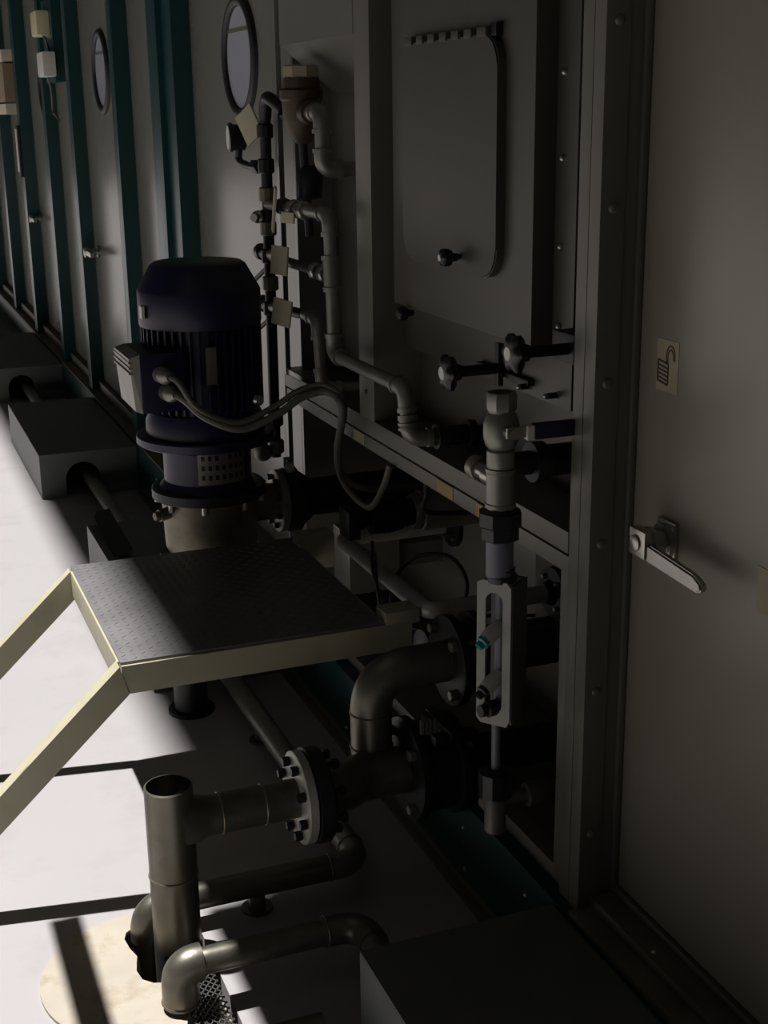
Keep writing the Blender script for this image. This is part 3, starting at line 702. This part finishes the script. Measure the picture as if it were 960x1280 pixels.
prism(b, [fp(0, zb_+.005, .055), fp(wv, zb_+.005, .055), fp(wv, zb_+.005, .06), fp(0, zb_+.005, .06)], (0, 0, zt-zb_-.01)); part(FM, 'back_channel', b, 'black_plastic')
c0 = fp(.034, zt-.01, .022)
b = new(); cyl(b, c0-Vector((0, 0, .25)), c0+Vector((0, 0, .005)), .0095, seg=18); part(FM, 'meter_tube', b, 'pvc_grey', 'grey sight tube')
b = new(); lathe(b, fp(.034, zt-.004, .022), (0, 0, 1), [(0, .026), (.01, .027), (.012, .021), (.022, .024)], 22); part(FM, 'top_nut', b, 'black_plastic')
for zc, m2 in ((.685, 'teal_plastic'), (.595, None)):
    axis = (-dn*.9 - du*.35 - Vector((0, 0, .55))).normalized(); st_ = fp(.036, zc+.028, .016)
    b = new(); lathe(b, st_, axis, [(0, .012), (.024, .014), (.036, .013), (.04, .010)], 20); part(FM, 'clear_cup', b, 'clear_cup', 'clear plastic cup')
    b = new(); lathe(b, st_+axis*.036, axis, [(0, .011), (.010, .012), (.012, .008), (.02, .007)], 16, lobes=6 if m2 else 0, amp=.1); part(FM, 'cup_plug', b, m2 or 'black_plastic', 'teal plug' if m2 else None)
b = new(); lathe(b, fp(.034, zb_+.03, .01), (-dn*.9-du*.5).normalized(), [(0, .014), (.02, .014), (.022, .011), (.034, .011)], 16); part(FM, 'drain_plug', b, 'black_steel')
# foot below the meter
LF = thing('drain_fitting', 'steel stub with a dark union and side branch below the flow meter', 'fitting', (.96, 1.955, .29))
fx, fy = .962, 1.955
b = new(); cyl(b, (fx, fy, .40), (fx, fy, .53), .008, seg=16); part(LF, 'thin_rod', b, 'pvc_grey')
b = new(); lathe(b, (fx, fy, .365), (0, 0, 1), [(0, .024), (.004, .031), (.05, .031), (.055, .02)], 10); part(LF, 'union', b, 'black_plastic')
b = new(); lathe(b, (fx, fy, .295), (0, 0, 1), [(0, .016), (.003, .0195), (.068, .0195), (.072, .021)], 24); part(LF, 'stub', b, 'galvanised')
b = new(); lathe(b, (fx, fy, .355), (1, 0, .0), [(0, .013), (.06, .013), (.062, .022), (.1, .022), (.102, .016), (.416, .016)], 20); part(LF, 'wall_branch', b, 'steel')
b = new(); lathe(b, (fx, fy+.01, .335), (0, 1, 0), [(0, .015), (.03, .015)], 16); part(LF, 'side_cap', b, 'galvanised')
# union on the wall left of the valve
b = new(); lathe(b, (1.055, 2.441, .912), (1, 0, 0), [(-.01, .014), (0, .018), (.002, .026), (.022, .026), (.024, .02), (.07, .02), (.072, .028), (.088, .028), (.09, .016), (.115, .016)], 20)
solo('pipe_union', b, 'black_steel', 'dark pipe union above the grey rail behind the capped tee branch', 'fitting', (1.07, 2.44, .912))

# ================================================================ RECESS PIPEWORK
def pipe_run(name, pts, r, m_, label, rad=.03, elbows=True, loc=None, cols=()):
    T = thing(name, label, 'pipe', loc or pts[0])
    b = new(); sweep(b, fillet(pts, rad, 7), r, 16); part(T, 'pipe_body', b, m_)
    for p, q, s in [(vec(pts[i-1]), vec(pts[i]), vec(pts[i+1])) for i in range(1, len(pts)-1)]:
        d1, d2 = (p-q).normalized(), (s-q).normalized(); L = min(rad+.014, (p-q).length*.8, (s-q).length*.8)
        b = new(); sweep(b, fillet([q+d1*L, q, q+d2*L], rad, 7), r*1.2, 16)
        lathe(b, q+d1*L, -d1, [(-.004, r*1.38), (.006, r*1.38)], 16); lathe(b, q+d2*L, -d2, [(-.004, r*1.38), (.006, r*1.38)], 16)
        part(T, 'elbow', b, m_)
    for p, q in cols:
        b = new(); p, q = vec(p), vec(q); L = (q-p).length
        lathe(b, p, q-p, [(0, r*1.45), (.01, r*1.45), (.012, r*1.25), (L-.012, r*1.25), (L-.01, r*1.45), (L, r*1.45)], 18); part(T, 'coupling', b, m_)
    return T
pipe_run('steam_pipe', [(1.045, 3.13, 1.545), (1.045, 3.075, 1.545), (1.045, 3.075, 1.415), (1.203, 3.045, 1.415)], .0165, 'galvanised', 'short galvanised pipe elbowing from the brown strainer to the recess side')
pipe_run('condensate_pipe', [(1.0, 3.05, 1.325), (1.0, 2.905, 1.325), (1.0, 2.895, 1.012), (1.0, 2.462, 1.012), (1.0, 2.445, .912), (1.06, 2.44, .912)], .0145, 'galvanised',
         'long galvanised pipe dropping down and running across the upright bar', cols=[((1.0, 2.904, 1.235), (1.0, 2.897, 1.155)), ((1.0, 2.449, .945), (1.0, 2.447, .93))])
pipe_run('drop_pipe', [(1.03, 3.22, 1.062), (1.03, 3.10, 1.062), (1.03, 3.075, .898), (1.203, 3.03, .898)], .0135, 'galvanised', 'short galvanised drop pipe ending just above the grey rail')
ST = thing('strainer', 'brown strainer bowl with a pale screw cap under the chute', 'strainer', (1.05, 3.23, 1.46))
b = new(); lathe(b, (1.05, 3.235, 1.47), (0, 0, 1), [(0, .012), (.004, .02), (.03, .038), (.06, .046), (.1, .048), (.105, .053), (.125, .053), (.13, .046), (.155, .044)], 28); part(ST, 'bowl', b, 'rust_brass')
b = new(); lathe(b, (1.05, 3.235, 1.622), (0, 0, 1), [(0, .042), (.003, .045), (.028, .045), (.031, .04)], 8); part(ST, 'screw_cap', b, 'label_cream', 'pale octagonal cap')
b = new(); lathe(b, (1.05, 3.19, 1.545), (0, -1, 0), [(0, .03), (.03, .028), (.032, .022), (.06, .022)], 18); part(ST, 'outlet', b, 'rust_brass')
b = new(); cyl(b, (1.05, 3.27, 1.545), (1.05, 3.36, 1.54), .018, seg=16); part(ST, 'inlet', b, 'black_steel')
b = new(); cyl(b, (1.06, 3.23, 1.25), (1.05, 3.235, 1.48), .011, seg=14); part(ST, 'blowdown', b, 'black_steel')
# blue-black trap below the strainer
b = new(); lathe(b, (1.06, 3.22, 1.34), (0, 0, 1), [(0, .016), (.004, .03), (.05, .034), (.07, .026), (.08, .014)], 20); solo('steam_trap', b, 'black_steel', 'dark steam trap under the brown strainer', 'trap', (1.06, 3.22, 1.34))

MF = thing('valve_manifold', 'upright dark manifold pipe with small valves beside the recess edge', 'manifold', (1.0, 3.385, .57))
mx, my = 1.0, 3.382
b = new(); cyl(b, (mx, my+.012, .655), (mx, my, 1.555), .0145, seg=18); part(MF, 'manifold_pipe', b, 'black_steel')
for z in (1.50, 1.415, 1.345, 1.26, 1.19, 1.12, 1.055, .76, .685):
    b = new(); lathe(b, (mx, my+.004, z-.018), (0, 0, 1), [(0, .018), (.003, .021), (.033, .021), (.036, .018)], 10); part(MF, 'fitting', b, 'cast' if z in (1.26, 1.345, 1.12, .685) else 'black_steel')
for z in (1.195, 1.06):
    b = new(); lathe(b, (mx, my+.02, z), (0, 1, 0), [(-.005, .018), (.03, .018), (.032, .022), (.06, .022), (.063, .018)], 12); part(MF, 'bonnet', b, 'black_plastic')
    b = new(); cyl(b, (mx, my, z), (mx, my-.09, z+.005), .014, seg=14); part(MF, 'outlet_stub', b, 'galvanised')
    b = new(); cyl(b, (mx, my+.01, z-.03), (mx-.02, my+.11, z-.085), .006, seg=8); part(MF, 'lever', b, 'cable_grey')
b = new(); lathe(b, (mx-.012, my+.02, 1.29), (-.6, -.7, 0), [(0, .016), (.03, .016), (.033, .01), (.05, .01)], 12); part(MF, 'pet_cock', b, 'bright_steel')
b = new(); sweep(b, spline([(mx, my, 1.53), (mx, my-.02, 1.575), (mx, my-.06, 1.575), (mx+.02, my-.09, 1.55)], 6), .016, 14); part(MF, 'top_bend', b, 'black_steel')
b = new(); cyl(b, (mx, my, 1.32), (1.0, 3.04, 1.326), .013, seg=16); part(MF, 'upper_branch', b, 'cast')
for y_ in (3.26, 3.17, 3.10):
    b = new(); lathe(b, (1.0, y_, 1.323), (0, -1, 0), [(0, .018), (.003, .022), (.025, .022), (.028, .018)], 8); part(MF, 'branch_nut', b, 'bright_steel' if y_ < 3.2 else 'galvanised')
b = new(); cyl(b, (mx, my, 1.19), (1.0, 2.905, 1.19), .012, seg=14); part(MF, 'middle_branch', b, 'black_steel')
for y_ in (3.02, 2.96):
    b = new(); lathe(b, (1.0, y_, 1.19), (0, -1, 0), [(0, .016), (.003, .02), (.022, .02), (.025, .016)], 8); part(MF, 'branch_nut', b, 'bright_steel')
b = new(); cyl(b, (mx, my, 1.06), (1.028, 3.20, 1.062), .013, seg=14); part(MF, 'lower_branch', b, 'black_steel')
b = new(); lathe(b, (mx-.01, my+.01, .672), (-.7, -.5, .1), [(0, .016), (.03, .016), (.032, .024), (.05, .024), (.055, .012)], 10); part(MF, 'bottom_cock', b, 'galvanised')
GA = thing('pressure_gauge', 'small round black pressure gauge left of the manifold', 'gauge', (1.0, 3.6, 1.41))
gax = Vector((-1, .12, 0)).normalized(); gc = Vector((.985, 3.62, 1.482))
b = new(); lathe(b, gc-gax*.03, gax, [(0, .026), (.004, .034), (.034, .034), (.038, .038), (.046, .038), (.048, .034)], 28); part(GA, 'gauge_case', b, 'black_plastic')
b = new(); lathe(b, gc+gax*.0178, gax, [(0, .031), (.0012, .031)], 24); part(GA, 'gauge_face', b, 'white_plastic', 'white gauge face')
b = new(); sweep(b, spline([gc-gax*.01-Vector((0, 0, .03)), gc-gax*.01-Vector((0, 0, .06)), (1.0, 3.54, 1.41), (1.0, 3.45, 1.412), (1.0, 3.39, 1.412)], 6), .010, 12); part(GA, 'gauge_stem', b, 'black_steel')
b = new(); hexa(b, (1.0, 3.49, 1.411), (0, -1, 0), .034, .05); part(GA, 'stem_nut', b, 'black_steel')
def vtag(p, w, h, rz, rx, ry, label):
    b = new(); box(b, -.003, .003, -w/2, w/2, -h/2, h/2, .0012)
    bmesh.ops.translate(b, verts=b.verts[:], vec=(0, 0, 0))
    M_ = Matrix.Translation(vec(p)) @ Matrix.Rotation(rz, 4, 'Z') @ Matrix.Rotation(ry, 4, 'Y') @ Matrix.Rotation(rx, 4, 'X')
    xform(b, M_); return solo('valve_tag', b, 'tag_cream', label, 'tag', p, 'cream valve tags on the manifold')
vtag((.975, 3.44, 1.515), .085, .062, .5, .95, .1, 'cream tag hanging askew just below the round window')
vtag((.972, 3.235, 1.318), .060, .105, -.25, .08, .1, 'narrow cream tag under the strainer bowl')
vtag((.972, 3.205, 1.197), .058, .070, .45, .06, .05, 'cream square tag on the middle manifold valve')
vtag((.972, 3.20, 1.070), .062, .066, .5, .14, .05, 'dull cream square tag on the lowest manifold valve')
vtag((.972, 3.125, 1.305), .038, .026, .6, .05, 0, 'small pale tag on the branch beside the strainer tag')

# ================================================================ LOW BAY CONTENTS
AC = thing('actuator', 'black horizontal actuator above the bracket arm', 'actuator', (1.1, 2.90, .62))
b = new(); lathe(b, (1.03, 2.90, .612), (1, 0, 0), [(0, .03), (.03, .03), (.032, .022), (.05, .022), (.052, .042), (.10, .045), (.13, .04), (.132, .034), (.215, .034)], 24); part(AC, 'actuator_body', b, 'black_plastic')
b = new(); box(b, 1.015, 1.045, 2.86, 2.93, .57, .64, .004); part(AC, 'end_block', b, 'black_plastic')
b = new(); lathe(b, (1.19, 2.90, .612), (1, 0, 0), [(0, .04), (.008, .045), (.02, .045), (.022, .05), (.186, .05)], 24); part(AC, 'collar', b, 'galvanised')
b = new(); box(b, 1.10, 1.24, 3.10, 3.225, .34, .50, .004); box(b, 1.23, 1.377, 3.13, 3.19, .39, .45); solo('junction_block', b, 'panel_grey', 'plain grey metal block behind the black actuator', 'block', (1.17, 3.16, .34))
cable('loose_cable', [(1.05, 2.80, .585), (1.045, 2.77, .50), (1.06, 2.70, .43), (1.10, 2.62, .42), (1.15, 2.55, .47), (1.17, 2.53, .55), (1.15, 2.58, .60), (1.10, 2.66, .58), (1.07, 2.72, .50), (1.09, 2.68, .44), (1.376, 2.60, .42)], .0045, 'black_plastic', 'thin loose cable coiled below the bracket bar')
cable('loose_cable', [(1.04, 2.755, .57), (1.04, 2.74, .48), (1.045, 2.70, .40), (1.08, 2.64, .34), (1.376, 2.60, .33)], .004, 'black_plastic', 'thin black wire hanging below the bracket bar')
b = new(); sweep(b, spline([(1.11, 2.62, .80), (1.115, 2.625, .74), (1.13, 2.63, .69), (1.376, 2.64, .67)], 8), .006, 10); solo('hose', b, 'rubber', 'black hose hanging from the rail', 'hose', (1.115, 2.625, .72))
b = new(); lathe(b, (1.05, 2.52, .40), (1, 0, 0), [(0, .03), (.01, .06), (.05, .065), (.12, .05), (.326, .045)], 24); solo('pump_motor', b, 'black_steel', 'small dark motor inside the low bay below the bracket bar', 'motor', (1.1, 2.52, .34))

# ================================================================ FAR WALL ITEMS
def jbox(y, z, m_, label, tail):
    T = thing('junction_box', label, 'junction box', (1.03, y, z))
    b = new(); box(b, .985, 1.052, y-.105, y+.105, z-.06, z+.06, .016); part(T, 'box_body', b, m_)
    b = new(); sweep(b, spline(tail, 6), .006, 8); part(T, 'box_cable', b, 'cable_grey')
    return T
jbox(7.40, 1.985, 'beige_box', 'yellowish small junction box, upper of the pair', [(1.02, 7.33, 1.93), (1.03, 7.31, 1.90), (1.045, 7.35, 1.86), (1.045, 7.40, 1.845)])
jbox(7.28, 1.785, 'white_plastic', 'white small junction box, lower of the pair', [(1.02, 7.29, 1.735), (1.035, 7.30, 1.66), (1.04, 7.33, 1.56), (1.04, 7.24, 1.54), (1.045, 7.17, 1.51)])
b = new(); box(b, 1.05, 1.12, 7.22, 7.55, 1.70, 2.10, .004); solo('mounting_board', b, 'teal', 'dark mounting board behind the junction boxes', 'board', (1.08, 7.4, 1.5))
b = new(); box(b, .99, 1.126, 9.0, 9.6, 1.62, 1.85, .003); solo('notice_board', b, 'brown_board', 'brown board on the wall past the junction boxes', 'board', (1.1, 9.3, 1.62))
b = new(); box(b, .99, 1.126, 9.0, 9.6, 1.86, 1.93, .003); solo('notice_sheet', b, 'paper', 'pale sheet above the brown board', 'notice', (1.1, 9.3, 1.86))
b = new(); box(b, .99, 1.126, 9.0, 9.6, 1.545, 1.61, .003); solo('notice_sheet', b, 'paper', 'pale sheet below the brown board', 'notice', (1.1, 9.3, 1.545))
SW = thing('switch_panel', 'narrow white panel in a black frame low on the far wall', 'panel', (1.07, 8.95, 1.15))
b = new(); box(b, 1.03, 1.054, 8.86, 8.965, 1.17, 1.48, .004); part(SW, 'panel_frame', b, 'rubber')
b = new(); box(b, 1.026, 1.034, 8.885, 8.955, 1.20, 1.46, .002); part(SW, 'panel_face', b, 'white_plastic')

# bars added out of view on the left to cast floor shadow bands
GR = thing('added_shadow_bars', 'flat cream bars added out of view left of the steps to cast floor shadows', 'shadow caster', (-.6, 2.18, 0))
gh = 1.4
def gpart(name, *bx):
    b = new(); box(b, *bx, .002); return part(GR, name, b, 'cream_paint')
gpart('top_bar', -.096, -.034, 2.15, 2.73, gh-.008, gh)
gpart('cross_bar', -.62, -.096, 2.15, 2.21, gh-.008, gh)
gpart('post', -.62, -.604, 2.15, 2.21, 0, gh-.008); gpart('foot_plate', -.66, -.56, 2.12, 2.24, 0, .006)
gpart('brace', -.622, -.602, 2.155, 2.205, .7, .72)
# tray shape added out of view overhead to keep sun off the floor
CT = thing('added_sun_blocker', 'grey tray-shaped sun blocker added out of view above the pipework', 'light blocker', (.4, .8, 2.2))
def tpart(name, *bx):
    b = new(); box(b, *bx, .002); return part(CT, name, b, 'galvanised')
tpart('blocker_base', .030, .60, -1.5, 2.82, 2.2, 2.204); tpart('blocker_side', .028, .032, -1.5, 2.82, 2.2, 2.26); tpart('blocker_side', .598, .602, -1.5, 2.82, 2.2, 2.26)
for y_ in (0.6, 1.822): tpart('wall_arm', .030, 1.125 if y_ < 1 else 1.06, y_, y_+.03, 2.16, 2.2)

# low plate on legs, added out of view to block floor bounce
DK = thing('added_bounce_blocker', 'low dark plate added out of view before the steps to block bounced light', 'deck', (-.5, .2, 0))
b = new(); box(b, -1.7, .58, -1.6, 1.06, .46, .5, .003); part(DK, 'blocker_plate', b, 'black_steel')
for x_ in (-1.65, .5):
    for y_ in (-1.55, .98):
        b = new(); box(b, x_, x_+.05, y_, y_+.05, 0, .46, .002); part(DK, 'leg', b, 'black_steel')
